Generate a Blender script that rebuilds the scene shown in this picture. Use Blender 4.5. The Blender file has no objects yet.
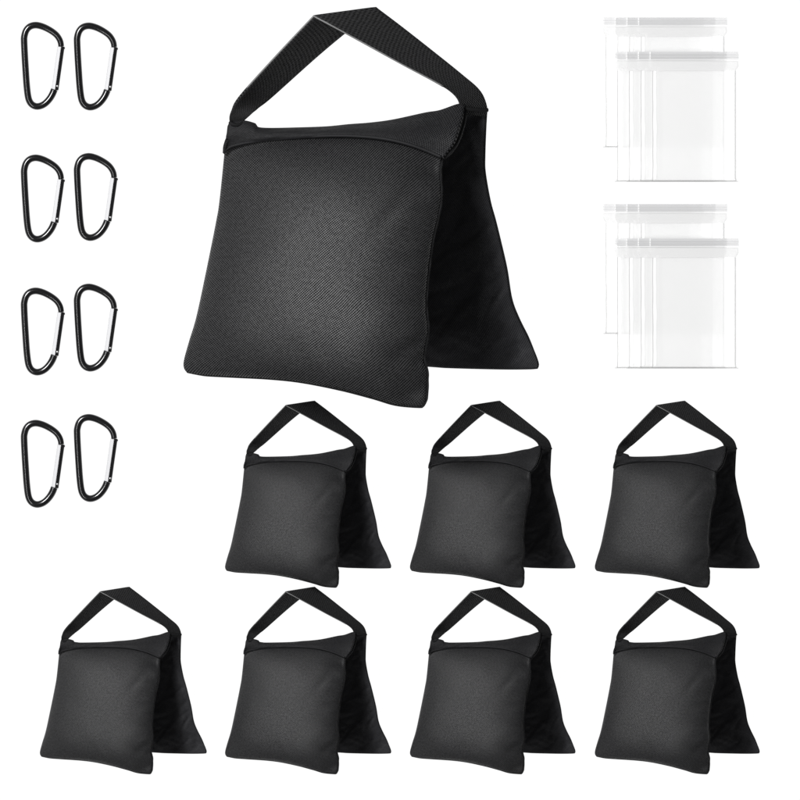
import bpy, bmesh, math, random
from mathutils import Vector, noise

S = bpy.context.scene
C = S.collection
CAM_H = 10.0
PI = math.pi

# ------------------------------------------------------------------ helpers
def at(px, py, z=0.0):
    """layout position on the sheet (1 unit of the layout = 1 mm), for a thing whose mean height is z"""
    f = 1 - z / CAM_H
    return Vector(((px - 400) / 1000 * f, (400 - py) / 1000 * f, 0)), f

def link(name, me, mat, parent=None, smooth=True):
    o = bpy.data.objects.new(name, me); C.objects.link(o)
    if mat: me.materials.append(mat)
    if smooth:
        for p in me.polygons: p.use_smooth = True
    if parent: o.parent = parent
    return o

def thing(name, label, cat, group=None, loc=(0, 0, 0)):
    o = bpy.data.objects.new(name, None); C.objects.link(o)
    o.empty_display_size = .02
    o.location = loc; o['label'] = label; o['category'] = cat
    if group: o['group'] = group
    return o

def copy_tree(o, parent=None):
    c = o.copy(); C.objects.link(c)
    if parent: c.parent = parent
    for ch in list(o.children): copy_tree(ch, c)
    return c

def cr(p0, p1, p2, p3, t):
    return tuple(0.5 * ((2 * b) + (-a + c) * t + (2 * a - 5 * b + 4 * c - d) * t * t + (-a + 3 * b - 3 * c + d) * t ** 3)
                 for a, b, c, d in zip(p0, p1, p2, p3))

def smooth_path(pts, n):
    """Catmull-Rom through pts, resampled evenly to n+1 points"""
    P = [pts[0]] + list(pts) + [pts[-1]]
    dense = []
    for i in range(len(pts) - 1):
        for k in range(24): dense.append(cr(P[i], P[i + 1], P[i + 2], P[i + 3], k / 24))
    dense.append(tuple(float(v) for v in pts[-1]))
    L = [0]
    for a, b in zip(dense, dense[1:]):
        L.append(L[-1] + math.dist(a, b))
    out = []; j = 0
    for i in range(n + 1):
        s = L[-1] * i / n
        while j < len(L) - 2 and L[j + 1] < s: j += 1
        d = L[j + 1] - L[j]
        t = 0 if d == 0 else min(1, max(0, (s - L[j]) / d))
        out.append(tuple(a + (b - a) * t for a, b in zip(dense[j], dense[j + 1])))
    return out

def coons(top, bottom, left, right, nu, nv):
    T = smooth_path(top, nu); B = smooth_path(bottom, nu)
    Lf = smooth_path(left, nv); R = smooth_path(right, nv)
    g = []
    for j in range(nv + 1):
        v = j / nv; row = []
        for i in range(nu + 1):
            u = i / nu
            row.append(tuple((1 - v) * T[i][k] + v * B[i][k] + (1 - u) * Lf[j][k] + u * R[j][k]
                             - ((1 - u) * (1 - v) * T[0][k] + u * (1 - v) * T[nu][k] + (1 - u) * v * B[0][k] + u * v * B[nu][k])
                             for k in range(2)))
        g.append(row)
    return g

CX, CY = 362, 208
def loc3(x, y, z): return ((x - CX) / 1000, (CY - y) / 1000, z / 1000)

def grid_mesh(name, rows, uvscale, closed_rows=None):
    """rows: grid of 3-D points (front); closed_rows: second grid sharing the border (back)"""
    nv = len(rows) - 1; nu = len(rows[0]) - 1
    verts = [p for r in rows for p in r]
    idx = lambda i, j: j * (nu + 1) + i
    faces = []; uvs = []
    def uv(i, j): return (i / nu * uvscale[0], (1 - j / nv) * uvscale[1])
    for j in range(nv):
        for i in range(nu):
            faces.append((idx(i, j), idx(i, j + 1), idx(i + 1, j + 1), idx(i + 1, j)))
            uvs += [uv(i, j), uv(i, j + 1), uv(i + 1, j + 1), uv(i + 1, j)]
    if closed_rows:
        off = len(verts); m = {}
        for j in range(1, nv):
            for i in range(1, nu):
                m[(i, j)] = len(verts); verts.append(closed_rows[j][i])
        def b(i, j): return m.get((i, j), idx(i, j))
        for j in range(nv):
            for i in range(nu):
                faces.append((b(i, j), b(i + 1, j), b(i + 1, j + 1), b(i, j + 1)))
                uvs += [uv(i, j), uv(i + 1, j), uv(i + 1, j + 1), uv(i, j + 1)]
    me = bpy.data.meshes.new(name); me.from_pydata(verts, [], faces); me.update()
    l = me.uv_layers.new(name='UVMap')
    for k, q in enumerate(uvs): l.data[k].uv = q
    return me

def tube_mesh(name, path, radius, seg=16, closed=False, radii=None, flat=1.0):
    """tube along a list of 3-D Vectors; flat squashes it vertically"""
    path = [Vector(p) for p in path]; n = len(path)
    vs = []; fs = []
    for i, p in enumerate(path):
        a = path[i - 1] if (i > 0 or closed) else path[i]
        b = path[(i + 1) % n] if (i < n - 1 or closed) else path[i]
        t = (b - a).normalized()
        up = Vector((0, 0, 1))
        if abs(t.z) > .95: up = Vector((0, 1, 0))
        s = t.cross(up).normalized(); w = s.cross(t).normalized()
        r = radii[i] if radii else radius
        for k in range(seg):
            an = 2 * PI * k / seg
            vs.append(p + s * (math.cos(an) * r) + w * (math.sin(an) * r * flat))
    m = n if closed else n - 1
    for i in range(m):
        for k in range(seg):
            a0 = i * seg + k; a1 = i * seg + (k + 1) % seg
            b0 = ((i + 1) % n) * seg + k; b1 = ((i + 1) % n) * seg + (k + 1) % seg
            fs.append((a0, a1, b1, b0))
    if not closed:
        fs.append(tuple(range(seg - 1, -1, -1))); fs.append(tuple((n - 1) * seg + k for k in range(seg)))
    me = bpy.data.meshes.new(name); me.from_pydata(vs, [], fs)
    bm = bmesh.new(); bm.from_mesh(me); bmesh.ops.recalc_face_normals(bm, faces=bm.faces); bm.to_mesh(me); bm.free()
    return me

# ------------------------------------------------------------------ materials
def new_mat(name):
    m = bpy.data.materials.new(name); m.use_nodes = True
    nt = m.node_tree; bsdf = nt.nodes['Principled BSDF']
    return m, nt, bsdf

def N(nt, typ, **kw):
    n = nt.nodes.new(typ)
    for k, v in kw.items(): setattr(n, k, v)
    return n

def M(nt, op, a, b=None, c=None):
    n = nt.nodes.new('ShaderNodeMath'); n.operation = op
    for k, v in enumerate((a, b, c)):
        if v is None: continue
        if isinstance(v, (int, float)): n.inputs[k].default_value = v
        else: nt.links.new(v, n.inputs[k])
    return n.outputs[0]

def fabric(name, dark, light, period, wa=.65, wb=.35, spec=.25, rough=.55, bump=.35, sheen=0.0):
    """black polyester with a diagonal weave that follows the cloth"""
    m, nt, b = new_mat(name)
    uv = N(nt, 'ShaderNodeUVMap')
    sp = N(nt, 'ShaderNodeSeparateXYZ'); nt.links.new(uv.outputs[0], sp.inputs[0])
    no = N(nt, 'ShaderNodeTexNoise'); no.inputs['Scale'].default_value = 30; nt.links.new(uv.outputs[0], no.inputs['Vector'])
    wob = M(nt, 'MULTIPLY', M(nt, 'SUBTRACT', no.outputs['Fac'], .5), .004)
    k = 2 * PI / period / 1.41421
    a = M(nt, 'SINE', M(nt, 'MULTIPLY', M(nt, 'ADD', M(nt, 'ADD', sp.outputs[0], M(nt, 'MULTIPLY', sp.outputs[1], -1)), wob), k))
    c = M(nt, 'SINE', M(nt, 'MULTIPLY', M(nt, 'ADD', M(nt, 'ADD', sp.outputs[0], sp.outputs[1]), wob), k))
    h = M(nt, 'ADD', M(nt, 'MULTIPLY', a, wa * .5), M(nt, 'MULTIPLY_ADD', c, wb * .5, .5))
    fine = N(nt, 'ShaderNodeTexNoise'); fine.inputs['Scale'].default_value = 1300; fine.inputs['Detail'].default_value = 3
    nt.links.new(uv.outputs[0], fine.inputs['Vector'])
    slub = N(nt, 'ShaderNodeTexNoise'); slub.inputs['Scale'].default_value = 300; slub.inputs['Detail'].default_value = 2
    nt.links.new(uv.outputs[0], slub.inputs['Vector'])
    h2 = M(nt, 'ADD', M(nt, 'MULTIPLY', h, .75), M(nt, 'MULTIPLY', fine.outputs['Fac'], .25))
    h2 = M(nt, 'ADD', h2, M(nt, 'MULTIPLY', M(nt, 'SUBTRACT', slub.outputs['Fac'], .5), .36))
    h2 = M(nt, 'SMOOTH_MIN', 1.0, M(nt, 'MAXIMUM', 0.0, M(nt, 'MULTIPLY_ADD', h2, 1.7, -.35)), .2)
    mx = N(nt, 'ShaderNodeMix', data_type='RGBA')
    mx.inputs['A'].default_value = (*dark, 1); mx.inputs['B'].default_value = (*light, 1)
    nt.links.new(h2, mx.inputs['Factor'])
    nt.links.new(mx.outputs['Result'], b.inputs['Base Color'])
    bp = N(nt, 'ShaderNodeBump'); bp.inputs['Strength'].default_value = bump; bp.inputs['Distance'].default_value = .0006
    nt.links.new(h2, bp.inputs['Height']); nt.links.new(bp.outputs[0], b.inputs['Normal'])
    b.inputs['Roughness'].default_value = rough
    nt.links.new(M(nt, 'MULTIPLY_ADD', h2, spec * 1.5, spec * -.25), b.inputs['Specular IOR Level'])
    b.inputs['Sheen Weight'].default_value = sheen
    return m

M_FAB = fabric('black_polyester', (.0022, .0022, .0024), (.026, .026, .0272), .0019, spec=.40, rough=.50, bump=.25)
M_FLAP = fabric('black_plain_cloth', (.004, .004, .0045), (.015, .015, .0162), .0018, spec=.2)
M_REAR = fabric('black_inner_cloth', (.018, .018, .0198), (.032, .032, .0345), .0016, spec=.15)
M_WEB = fabric('black_webbing', (.003, .003, .003), (.026, .026, .027), .0030, wa=.3, wb=.7, spec=.2, bump=.6)
def simple(name, col, rough, metal=0, spec=.5, noise_scale=0, coat=0):
    m, nt, b = new_mat(name)
    b.inputs['Base Color'].default_value = (*col, 1); b.inputs['Roughness'].default_value = rough
    b.inputs['Metallic'].default_value = metal; b.inputs['Specular IOR Level'].default_value = spec
    b.inputs['Coat Weight'].default_value = coat
    if noise_scale:
        tc = N(nt, 'ShaderNodeTexCoord'); no = N(nt, 'ShaderNodeTexNoise'); no.inputs['Scale'].default_value = noise_scale
        nt.links.new(tc.outputs['Object'], no.inputs['Vector'])
        nt.links.new(M(nt, 'MULTIPLY_ADD', no.outputs['Fac'], .15, rough - .07), b.inputs['Roughness'])
    return m
M_EDGE = simple('webbing_edge_highlight', (.14, .14, .14), .5, spec=.3, noise_scale=900)  # paler than the webbing, paints the light on its edge
M_SEAM = simple('black_thread', (.007, .007, .0075), .7, spec=.1, noise_scale=900)
M_ANOD = simple('black_anodised_aluminium', (.004, .004, .0045), .18, spec=.42, coat=.12)
M_RIVET = simple('rivet_steel', (.35, .35, .35), .35, metal=1)
M_STEEL = simple('satin_aluminium', (.465, .465, .475), .5, metal=0, spec=.15)

def film(name, tint, gloss, diff_fac, diff_col, rough=.12):
    m = bpy.data.materials.new(name); m.use_nodes = True; nt = m.node_tree
    nt.nodes.remove(nt.nodes['Principled BSDF']); out = nt.nodes['Material Output']
    tr = N(nt, 'ShaderNodeBsdfTransparent'); tr.inputs[0].default_value = (*tint, 1)
    gl = N(nt, 'ShaderNodeBsdfGlossy'); gl.inputs['Roughness'].default_value = rough; gl.inputs[0].default_value = (1, 1, 1, 1)
    lw = N(nt, 'ShaderNodeLayerWeight'); lw.inputs[0].default_value = .25
    df = N(nt, 'ShaderNodeBsdfDiffuse'); df.inputs[0].default_value = (*diff_col, 1)
    a = N(nt, 'ShaderNodeMixShader'); a.inputs[0].default_value = diff_fac
    nt.links.new(tr.outputs[0], a.inputs[1]); nt.links.new(df.outputs[0], a.inputs[2])
    b = N(nt, 'ShaderNodeMixShader'); nt.links.new(M(nt, 'MULTIPLY_ADD', lw.outputs['Fresnel'], gloss, 0.0), b.inputs[0])
    nt.links.new(a.outputs[0], b.inputs[1]); nt.links.new(gl.outputs[0], b.inputs[2])
    tc = N(nt, 'ShaderNodeTexCoord'); no = N(nt, 'ShaderNodeTexNoise'); no.inputs['Scale'].default_value = 60
    nt.links.new(tc.outputs['Object'], no.inputs['Vector'])
    bp = N(nt, 'ShaderNodeBump'); bp.inputs['Strength'].default_value = .15; bp.inputs['Distance'].default_value = .001
    nt.links.new(no.outputs['Fac'], bp.inputs['Height']); nt.links.new(bp.outputs[0], gl.inputs['Normal'])
    nt.links.new(b.outputs[0], out.inputs['Surface'])
    return m
M_FILM = film('clear_polyethylene_film', (1, 1, 1), .05, .42, (.875, .875, .875))
M_ZIP = film('grey_translucent_zip', (1, 1, 1), .06, .5, (.66, .66, .665))
M_WELD_HIGHLIGHT = film('weld_and_highlight_film', (1, 1, 1), .05, .5, (1, 1, 1))  # white for the zip's end weld and the painted side highlights
M_RIDGE = film('white_zip_ridge', (1, 1, 1), .2, .6, (.95, .95, .95))

# ------------------------------------------------------------------ the surface: a white sheet, glow added to drown the shadows
def sheet():
    bm = bmesh.new(); bmesh.ops.create_cube(bm, size=1)
    for v in bm.verts: v.co = Vector((v.co.x * 3.0, v.co.y * 3.0, v.co.z * .02 - .0101))
    bmesh.ops.bevel(bm, geom=bm.edges[:], offset=.003, segments=2, affect='EDGES')
    me = bpy.data.meshes.new('white_sheet'); bm.to_mesh(me); bm.free()
    m, nt, b = new_mat('glowing_white')
    b.inputs['Base Color'].default_value = (.03, .03, .03, 1)
    b.inputs['Roughness'].default_value = .9; b.inputs['Specular IOR Level'].default_value = 0
    b.inputs['Emission Color'].default_value = (1, 1, 1, 1); b.inputs['Emission Strength'].default_value = 1.0
    o = link('white_glow_sheet', me, m, smooth=False); o['kind'] = 'structure'
sheet()

# ------------------------------------------------------------------ the saddle sandbag
FRONT_TOP = [(224, 150), (233, 143), (262, 138), (310, 135), (350, 135), (385, 138), (415, 145), (442, 156)]
FRONT_LEFT = [(224, 150), (219, 200), (215.5, 222), (205, 275), (196, 317), (188.5, 342), (183.6, 360), (183.6, 368), (187, 373)]
FRONT_RIGHT = [(442, 156), (440.5, 175), (441, 200), (437.5, 220), (432.5, 242), (428.5, 272), (426, 305), (428, 330), (425, 349), (424, 360),
               (427, 371), (427.3, 385), (426.3, 400), (423, 406)]
FRONT_BOTTOM = [(187, 373), (205, 375.5), (232, 377), (270, 379), (302, 382.5), (340, 390), (372, 398.3), (395, 405), (412, 407.3), (423, 406)]
RIDGE = [(229, 130), (230, 123), (242, 120.5), (254, 123.5), (263, 128.6), (320, 128), (350, 125.5), (370, 124), (393, 121), (425, 114), (440, 111.5), (457, 105.5), (465, 104.5)]
FLAP_LOW = [(223, 153), (232, 146), (262, 140.5), (310, 137), (350, 136.7), (385, 140), (415, 147.5), (443, 159)]
FLAP_LEFT = [(229, 130), (227, 138), (224, 147), (223, 153)]
FLAP_RIGHT = [(465, 104.5), (463, 115), (460, 126), (454.5, 143), (443, 159)]
REAR_TOP = [(238, 124), (300, 130), (400, 124), (455, 110), (487, 109)]
REAR_RIGHT = [(487, 109), (486, 125), (485, 155), (485.5, 172), (490.5, 200), (496, 220), (501, 240), (507.5, 268), (512.5, 298), (520, 318), (532, 342), (540, 362), (539, 368.5)]
REAR_LEFT = [(238, 124), (240, 200), (242, 280), (240, 352)]
REAR_BOTTOM = [(240, 352), (330, 360), (427, 366.5), (450, 368), (500, 369.3), (530, 369.2), (539, 368.5)]

def zfront(x, y):      # middle surface of the front pouch
    return (122 + (x - 300) * .30 + (y - 250) * .19
            - 20 * math.exp(-((x - 427) ** 2 + (y - 408) ** 2) / 50 ** 2) - 12 * math.exp(-((x - 184) ** 2 + (y - 372) ** 2) / 45 ** 2)
            - 8 * math.exp(-((x - 442) ** 2 + (y - 156) ** 2) / 35 ** 2))
def zridge(x): return 90 + (x - 230) * .14
def zrear(x, y):
    v = (y - 110) / 260; u = (x - 240) / 290
    top = 76 + 36 * u; bot = 42 - 22 * u
    return top + (bot - top) * (v ** .8 if v > 0 else 0)

def bell(t, p, q): 
    return max(0, 1 - abs(2 * t - 1) ** p) ** q

def front_pouch():
    nu, nv = 130, 140
    g = coons(FRONT_TOP, FRONT_BOTTOM, FRONT_LEFT, FRONT_RIGHT, nu, nv)
    F = []; Bk = []
    for j in range(nv + 1):
        rf = []; rb = []
        for i in range(nu + 1):
            u, v = i / nu, j / nv; x, y = g[j][i]
            uu = u ** .93; vv = v ** 1.12
            h = bell(uu, 2.3, .62) * bell(vv, 2.6, .58)
            # broad dents and puckers that run in from the seams
            e = min(u, 1 - u, v, 1 - v)
            puck = 0
            if 0 < e:
                right = math.exp(-((1 - u) / .11) ** 2)
                puck += right * 3.6 * noise.noise(Vector((u * 5, v * 17 + 3 * u, 3.3)))
                low = math.exp(-((1 - v) / .12) ** 2)
                puck += low * 1.6 * noise.noise(Vector((u * 11 - v * 6, v * 4, 9.1)))
                left = math.exp(-(u / .12) ** 2); puck += left * 1.0 * noise.noise(Vector((u * 4, v * 11, 5.7)))
                puck += 2.4 * noise.noise(Vector((u * 2.3, v * 2.3, 1.7))) + 1.0 * noise.noise(Vector((u * 6 + v * 2, v * 6, 8.7)))
                # slanting soft fold near the upper right
                d = (u - .80) * .8 + (v - .26) * .55
                puck -= 1.5 * math.exp(-(d / .035) ** 2) * math.exp(-(((u - .80) - (v - .26)) / .16) ** 2)
                d = (v - .80) + (u - .9) * .9
                puck -= 1.4 * math.exp(-(d / .04) ** 2) * math.exp(-((u - .92) / .09) ** 2)
                puck *= min(1, e / .03)
            zc = zfront(x, y)
            rf.append(loc3(x, y, zc + 40 * h + puck)); rb.append(loc3(x, y, zc - 22 * h))
        F.append(rf); Bk.append(rb)
    return grid_mesh('front_pouch', F, (.235, .245), Bk)

def rear_pouch():
    nu, nv = 130, 120
    g = coons(REAR_TOP, REAR_BOTTOM, REAR_LEFT, REAR_RIGHT, nu, nv)
    F = []; Bk = []
    for j in range(nv + 1):
        rf = []; rb = []
        for i in range(nu + 1):
            u, v = i / nu, j / nv; x, y = g[j][i]
            h = bell(u, 2.2, .75) * bell(v ** 1.15, 2.6, .75)
            e = min(u, 1 - u, v, 1 - v)
            w = noise.noise(Vector((u * 4 + v * 3, v * 9 - u * 6, 7.7))) * 4.5 + noise.noise(Vector((u * 10 + v * 5, v * 20 - u * 12, 2.1))) * 2.2
            n1 = noise.noise(Vector((u * 5 + v * 2 + 3, v * 10 + u * 6, 5.1)))
            n2 = noise.noise(Vector((u * 7 - v * 3, v * 22 + u * 17, 9.9)))
            mask = .35 + .65 * math.exp(-((1 - u) / .28) ** 2)
            w -= (3.0 * max(0, 1 - abs(n1) * 4.5) + .9 * max(0, 1 - abs(n2) * 6)) * mask * (.4 + v)
            w *= min(1, e / .05)
            zc = zrear(x, y)
            rf.append(loc3(x, y, zc + 14 * h + w)); rb.append(loc3(x, y, max(zc - 26 * h, 1.0 + 6 * (1 - h))))
        F.append(rf); Bk.append(rb)
    return grid_mesh('rear_pouch', F, (.29, .25), Bk)

def top_flap():
    nu, nv = 120, 20
    g = coons(RIDGE, FLAP_LOW, FLAP_LEFT, FLAP_RIGHT, nu, nv)
    F = []
    for j in range(nv + 1):
        r = []
        for i in range(nu + 1):
            u, v = i / nu, j / nv; x, y = g[j][i]
            z0 = zridge(x); z1 = zfront(x, y) + 9
            z = z0 + (z1 - z0) * v + 5 * math.sin(PI * v) ** 1
            z += 1.6 * noise.noise(Vector((u * 9 + v * 1.5, v * 1.5, 4.4))) * math.sin(PI * (.15 + .7 * v))
            r.append(loc3(x, y, z))
        F.append(r)
    me = grid_mesh('top_flap', F, (.24, .04))
    return me

PAIRS = [((231, 127), (241, 126), 104, 101), ((229, 119), (242.5, 121), 109, 105), ((231, 111), (253, 112), 114, 108), ((240, 96), (271, 96.5), 123, 98), ((277, 56), (323, 50.5), 141, 103),
         ((314, 17.5), (376, 8), 150, 118),
         ((345, 34), (403, 28.5), 148, 119), ((400, 64), (443, 60), 142, 121), ((434, 82), (464, 77), 137, 121), ((449, 91), (476, 87), 133, 119), ((457, 99), (483, 96), 129, 117),
         ((460, 107), (487, 108), 124, 113), ((461, 114), (486, 116), 116, 108)]

def strap_rows():
    rows = []
    for seg in (PAIRS[:6], PAIRS[5:]):
        pts = [(a[0], a[1], za, b[0], b[1], zb) for a, b, za, zb in seg]
        q = smooth_path(pts, 60)
        if rows: q = q[1:]
        rows += q
    return [(a, b, za - max(0, (330 - a)) * .16, c, d, zb - max(0, (330 - c)) * .16) for a, b, za, c, d, zb in rows]

def handle():
    F = []
    for k, r in enumerate(strap_rows()):
        row = []
        for i in range(13):
            t = i / 12
            x = r[0] + (r[3] - r[0]) * t; y = r[1] + (r[4] - r[1]) * t; z = r[2] + (r[5] - r[2]) * t
            z += .8 * noise.noise(Vector((k * .06, t * 1.5, 1.1)))
            row.append(loc3(x, y, z))
        F.append(row)
    return grid_mesh('handle', F, (.05, .36))

def make_bag(label):
    t = thing('sandbag', label, 'sandbag')
    fp = link('front_pouch', front_pouch(), M_FAB, t)
    rp = link('rear_pouch', rear_pouch(), M_REAR, t)
    fl = link('top_flap', top_flap(), M_FLAP, t)
    md = fl.modifiers.new('thickness', 'SOLIDIFY'); md.thickness = .0035; md.offset = 0
    pts = [Vector(loc3(*p)) for p in smooth_path([(464.5, 107, 121), (465.2, 114, 123), (463, 126, 128), (457.5, 142, 137), (450.5, 153, 143), (443.5, 160, 145)], 40)]
    link('hem', tube_mesh('hem', pts, .002, 10, radii=[.0019 * min(1, .4 + k / 10, .4 + (40 - k) / 10) for k in range(41)]), M_FLAP, fl)
    lo = smooth_path(FLAP_LOW, 120); pts = []
    for k, (x, y) in enumerate(lo[1:-1]): pts.append(Vector(loc3(x, y - .4, zfront(x, y) + 9.5 + 1.6 * math.sin(PI * .85) * noise.noise(Vector(((k + 1) / 120 * 9 + 1.5, 1.5, 4.4))))))
    link('hem', tube_mesh('hem', pts, .0019, 8), M_FLAP, fl)
    hd = link('handle', handle(), M_WEB, t)
    md = hd.modifiers.new('thickness', 'SOLIDIFY'); md.thickness = .0022; md.offset = 0
    # highlight on the webbing's near edge, put in as a paler tube
    rows = strap_rows()
    near = [Vector(loc3(r[0], r[1], r[2])) for r in rows[20:-14]]
    link('edge_highlight', tube_mesh('edge_highlight', near, .0009, 8), M_EDGE, hd)
    # seam down the right side of the front pouch and along its bottom
    pr = smooth_path(FRONT_RIGHT[:-1], 150) + smooth_path(FRONT_RIGHT[-2:] + [(418, 407.2)] + FRONT_BOTTOM[::-1][2:], 170)[1:]
    pts = []; rad = []
    for k, (x, y) in enumerate(pr):
        d = .9 * noise.noise(Vector((k * .17, 0, 0))) * max(0, min(1, (145 - k) / 10))
        pts.append(Vector(loc3(x + .3 + d * .7, y, zfront(x, y) + d)))
        w = min(1, k / 6, (len(pr) - 1 - k) / 12)
        rad.append((.0012 if k < 150 else .0009) * (.15 + .85 * w))
    link('seam', tube_mesh('seam', pts, .002, 8, radii=rad), M_SEAM, fp)
    pr = smooth_path(REAR_RIGHT, 120)
    pts = [Vector(loc3(x - .4, y, zrear(x, y))) for x, y in pr[:-8]]
    link('side_seam', tube_mesh('side_seam', pts, .0012, 8, radii=[.0011 * min(1, .2 + (len(pts) - k) / 12) for k in range(len(pts))]), M_SEAM, rp)
    # stitched-down ends of the strap
    for path, rr in (([(229.5, 121.5, 94), (233, 124, 95.5), (238, 124.5, 95), (242.5, 122.5, 93)], .0019),
                     ([(462, 108, 123), (470, 109.5, 121), (480, 110.3, 117), (487.6, 110, 113)], .0021)):
        link('strap_end', tube_mesh('strap_end', [Vector(loc3(*p)) for p in smooth_path(path, 12)], rr, 10), M_SEAM, hd)
    return t

big = make_bag('largest black fabric sandbag with a broad webbing handle, far bigger than all the others')
p, f = at(CX, CY, .11); big.location = p; big.scale = (f, f, f)
SC = .4657
spots = [(225, 401, 'small black sandbag below the large one, leftmost of the three in the upper row'),
         (410, 401, 'small black sandbag in the middle of the upper row of three'),
         (595, 401, 'small black sandbag at the right of the upper row, below the clear zip bags'),
         (39.7, 587, 'small black sandbag at the bottom left corner, below the hooks, with no bag above it'),
         (225, 587, 'small black sandbag, second from the left in the bottom row of four'),
         (410, 587, 'small black sandbag, third from the left in the bottom row of four'),
         (595, 587, 'small black sandbag at the bottom right corner, rightmost in the row of four')]
for x, y, lab in spots:
    o = copy_tree(big)
    o['label'] = lab; o['group'] = 'small sandbags in two rows'
    p, f = at(x + (CX - 183.3) * SC, y + (CY - 8) * SC, .11 * SC)
    o.location = p; o.scale = (SC * f,) * 3

# ------------------------------------------------------------------ carabiners
CK = 6.667
def cl(X, Y, z=0): return Vector(((X - 215) / CK / 1000, (372 - Y) / CK / 1000, z / 1000))
BODY = [(341, 243), (336, 212), (322, 183), (300, 158), (262, 132), (215, 110), (170, 101), (132, 111), (107, 138), (95, 178), (94, 212), (98, 300), (104, 400), (111, 500), (120, 575), (132, 612),
        (152, 634), (180, 643), (212, 636), (240, 618), (265, 590), (283, 560), (295, 530)]
def make_carabiner(label):
    t = thing('carabiner', label, 'carabiner', 'black carabiners in pairs')
    zc = 3.5
    sp = smooth_path(BODY, 110)
    path = [cl(x, y, zc) for x, y in sp]
    rad = []
    for k in range(len(path)):
        s = k / (len(path) - 1)
        r = 3.4
        if s < .22: r = 2.95 + .45 * s / .22
        if s > .86: r = 3.4 + .15 * (s - .86) / .14
        rad.append(r / 1000)
    link('body', tube_mesh('body', path, .003, 20, radii=rad), M_ANOD, t)
    # gate: a light aluminium bar with a sloped face on each side
    a = cl(338, 243, 0); b = cl(297, 532, 0); d = (b - a).normalized(); s = Vector((-d.y, d.x, 0))  # s points right
    if s.x < 0: s = -s
    bm = bmesh.new()
    prof = [(-3.4, 1.2), (-3.4, 2.2), (-2.4, 4.4), (.42, 5.0), (.42, .8), (-2.8, .8)]
    def prism(bm, prof, a, b):
        ra = [bm.verts.new(a + s * (x / 1000) + Vector((0, 0, z / 1000))) for x, z in prof]
        rb = [bm.verts.new(b + s * (x / 1000) + Vector((0, 0, z / 1000))) for x, z in prof]
        n = len(prof)
        for k in range(n): bm.faces.new((ra[k], ra[(k + 1) % n], rb[(k + 1) % n], rb[k]))
        bm.faces.new(ra[::-1]); bm.faces.new(rb)
    prism(bm, prof, a, b)
    bmesh.ops.bevel(bm, geom=bm.edges[:], offset=.00025, segments=2, affect='EDGES')
    bmesh.ops.recalc_face_normals(bm, faces=bm.faces)
    me = bpy.data.meshes.new('gate'); bm.to_mesh(me); bm.free()
    g = link('gate', me, M_STEEL, t, smooth=False)
    bm = bmesh.new()
    prism(bm, [(.45, 1.0), (.45, 5.6), (3.4, 5.3), (3.9, 4.5), (3.9, 2.0), (3.2, 1.0)], a - d * .0003, b + d * .0001)  # black bar painting the dark reflection on the gate's right half
    bmesh.ops.bevel(bm, geom=bm.edges[:], offset=.0003, segments=2, affect='EDGES')
    bmesh.ops.recalc_face_normals(bm, faces=bm.faces)
    me = bpy.data.meshes.new('gate_dark_reflection'); bm.to_mesh(me); bm.free()
    link('gate_dark_reflection', me, M_ANOD, g, smooth=False)
    c = b - d * .0040 + s * .0023
    link('rivet', tube_mesh('rivet', [c + Vector((0, 0, .001)), c + Vector((0, 0, .0058)), c + Vector((0, 0, .0063))], .0014, 16, radii=[.0013, .0013, .0007]), M_RIVET, g)
    c = a + s * .0038 + d * .0012
    link('gate_nose', tube_mesh('gate_nose', [c - s * .0010 + Vector((0, 0, .0035)), c + s * .0006 + Vector((0, 0, .0035))], .0009, 12), M_ANOD, g)
    return t
hook = None
# crop rows: centre of each hook (layout mm)
tops = [(22.0, 22.7, 'topmost pair'), (154.7, 153.2, 'second pair from the top'), (287.7, 283.8, 'third pair from the top'), (420.0, 414.2, 'lowest pair')]
for yl, yr, where in tops:
    for x0, y0, side in ((21.0, yl, 'left'), (74.0, yr, 'right')):
        lab = 'black D-shaped carabiner with a silver gate, %s one of the %s' % (side, where)
        if hook is None: hook = make_carabiner(lab); o = hook
        else: o = copy_tree(hook); o['label'] = lab
        cx = x0 + (215 - 73) / CK; cy = y0 + (372 - 80) / CK
        o.location = at(cx, cy, .003)[0]

# ------------------------------------------------------------------ clear zip bags
ZW, ZH = 89.0, 130.0
def zl(x, y, z): return ((x) / 1000, (-y) / 1000, z / 1000)
def slab(name, x0, x1, y0, y1, z0, z1, mat, parent, ribs=None):
    bm = bmesh.new(); bmesh.ops.create_cube(bm, size=1)
    for v in bm.verts:
        v.co = Vector(((x0 + x1) / 2000 + v.co.x * (x1 - x0) / 1000, -(y0 + y1) / 2000 + v.co.y * (y1 - y0) / 1000, (z0 + z1) / 2000 + v.co.z * (z1 - z0) / 1000))
    me = bpy.data.meshes.new(name); bm.to_mesh(me); bm.free()
    return link(name, me, mat, parent, smooth=False)

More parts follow.
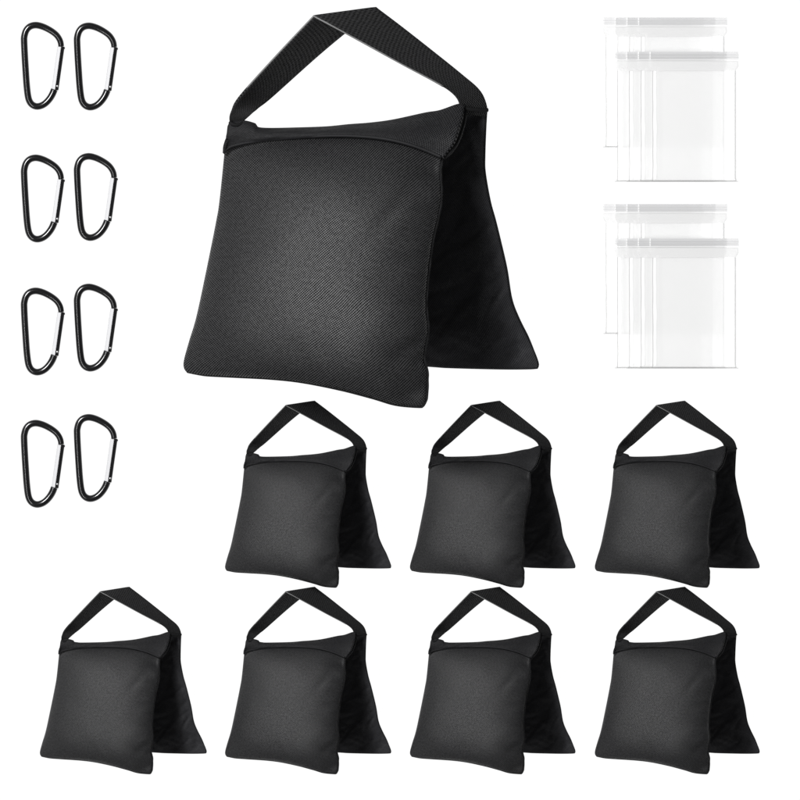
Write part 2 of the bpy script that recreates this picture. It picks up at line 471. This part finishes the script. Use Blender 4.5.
def make_zip(label, seed):
    t = thing('zip_bag', label, 'zip bag', 'clear plastic zip bags fanned in stacks')
    # film: one closed thin envelope, narrower below the zip with rounded shoulders
    nu, nv = 60, 70
    F = []; B = []
    for j in range(nv + 1):
        v = j / nv; y = 9.0 + (ZH - 9.6) * v
        e = 0
        if y < 14: e = .3
        elif y < 19: e = .3 + 2.5 * (1 - math.cos((y - 14) / 5 * PI)) / 2
        else: e = 2.8
        if y > 126: e = 2.8 - 1.0 * (y - 126) / 4
        e0 = e + (.5 * noise.noise(Vector((y * .04, seed, 0))) if 20 < y < 124 else 0)
        rf = []; rb = []
        for i in range(nu + 1):
            u = i / nu; x = e0 + (ZW - e0 - e) * u
            edge = bell(u, 8, .6) * bell(v, 14, .6)
            bulge = .5 * edge + .35 * (math.exp(-((u - .07) / .035) ** 2) + math.exp(-((u - .93) / .035) ** 2)) * bell(v, 10, .6)
            bulge += .10 * noise.noise(Vector((u * 3, v * 5, seed))) * edge
            rf.append(zl(x, y, .35 + bulge)); rb.append(zl(x, y, .35 - .2 * edge))
        F.append(rf); B.append(rb)
    link('film', grid_mesh('film', F, (1, 1), B), M_FILM, t)
    # zip: strip with pressed ribs
    z = slab('zip_strip', 0, ZW, 0, 7.6, .15, .75, M_ZIP, t)
    slab('zip_rib', .1, ZW - .1, 2.6, 3.3, .75, 1.0, M_ZIP, z)
    slab('zip_rib', .1, ZW - .1, 5.0, 5.7, .75, 1.0, M_ZIP, z)
    slab('zip_ridge', 0, ZW, 7.9, 8.7, .2, 1.0, M_RIDGE, t)
    # lip below the zip: pressed band with rounded lower corners
    ys = [9.0, 11, 13, 14.5, 16, 17.5, 19]; rows = []
    for y in ys:
        e = .3 if y < 13.9 else .3 + 2.4 * (1 - math.cos(min(1, (y - 13.5) / 5.5) * PI)) / 2
        rows.append([zl(e + (ZW - 2 * e) * k / 20, y, 1.0) for k in range(21)])
    link('lip', grid_mesh('lip', rows, (1, 1)), M_LIP, t)
    slab('end_weld', 0, 1.3, .1, 7.5, .1, .85, M_WELD_HIGHLIGHT, z)
    def edge(y): return 2.8 + .5 * noise.noise(Vector((y * .04, seed, 0))) * min(1, (y - 19) / 5)
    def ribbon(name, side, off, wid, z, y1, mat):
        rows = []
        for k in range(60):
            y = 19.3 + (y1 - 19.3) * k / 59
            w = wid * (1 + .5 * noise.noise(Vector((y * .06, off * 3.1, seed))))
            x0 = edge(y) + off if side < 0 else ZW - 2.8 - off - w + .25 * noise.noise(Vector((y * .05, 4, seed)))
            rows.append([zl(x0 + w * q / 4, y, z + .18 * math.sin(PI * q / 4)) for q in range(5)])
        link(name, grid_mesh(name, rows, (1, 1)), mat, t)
    ribbon('edge_fold', -1, -.1, .8, .75, ZH - 1.2, M_FOLD); ribbon('edge_fold', 1, -.1, .8, .75, ZH - 1.2, M_FOLD)
    ribbon('side_highlight', -1, 1.6, 2.6, .98, ZH - 3, M_WELD_HIGHLIGHT); ribbon('side_highlight', 1, 1.3, 2.0, .98, ZH - 3, M_WELD_HIGHLIGHT)  # the white strips paint a gloss highlight inside each edge
    slab('bottom_weld', .4, ZW - .4, ZH - 1.0, ZH, .2, .7, M_WELD2, t)
    return t
M_LIP = film('pressed_lip_film', (1, 1, 1), .06, .65, (.735, .735, .735))
M_FOLD = film('folded_film_edge', (1, 1, 1), .05, .45, (.54, .54, .54))
M_WELD2 = film('bottom_weld_film', (1, 1, 1), .06, .45, (.55, .55, .55))
order = ['lowest', 'second', 'third', 'topmost']
zb = None
for gy, gname in ((17.5, 'upper'), (204.0, 'lower')):
    for sx, sy, sname, zoff in ((603.0, 0, 'rear', 0), (614.3, 34.4, 'front', 6.5)):
        for k in range(4):
            lab = {0: 'clear zip bag, leftmost of four in the %s fan, %s group',
                   1: 'clear zip bag, second from left in the %s fan, %s group',
                   2: 'clear zip bag, third from left in the %s fan, %s group',
                   3: 'clear zip bag, rightmost and topmost in the %s fan, %s group'}[k] % (sname, gname)
            if zb is None: zb = make_zip(lab, 3.0); o = zb
            else: o = copy_tree(zb); o['label'] = lab
            x = sx + k * 11.65
            o.location = at(x, gy + sy + (.25 if k % 2 else 0))[0] + Vector((0, 0, (.3 + zoff + 1.35 * k) / 1000))

# ------------------------------------------------------------------ lamps, world, camera
W = bpy.data.worlds.new('World'); S.world = W; W.use_nodes = True
bg = W.node_tree.nodes['Background']; bg.inputs[0].default_value = (1, 1, 1, 1); bg.inputs[1].default_value = .17
def area(name, d, dist, size, power, target=(0, 0, 0)):
    l = bpy.data.lights.new(name, 'AREA'); l.energy = power; l.size = size; l.shape = 'DISK'
    o = bpy.data.objects.new(name, l); C.objects.link(o)
    d = Vector(d).normalized(); o.location = Vector(target) + d * dist
    o.rotation_euler = (-d).to_track_quat('-Z', 'Y').to_euler()
    return o
area('softbox_key', (-.46, .36, .81), 4.0, 1.2, 175)
st = area('strip_softbox', (-.48, .0, .87), 3.0, .2, 56)
st.data.shape = 'RECTANGLE'; st.data.size = .2; st.data.size_y = 3.2
st.rotation_euler = (0, -math.atan2(.48, .87), 0)

cam = bpy.data.cameras.new('camera'); co = bpy.data.objects.new('camera', cam); C.objects.link(co)
co.location = (0, 0, CAM_H); cam.sensor_width = 36; cam.lens = 36 * CAM_H / .8
cam.clip_start = .5; cam.clip_end = 200
S.camera = co
S.render.engine = 'CYCLES'
S.cycles.transparent_max_bounces = 96; S.cycles.max_bounces = 8
S.view_settings.view_transform = 'Standard'; S.view_settings.look = 'None'; S.view_settings.exposure = 0; S.view_settings.gamma = 1
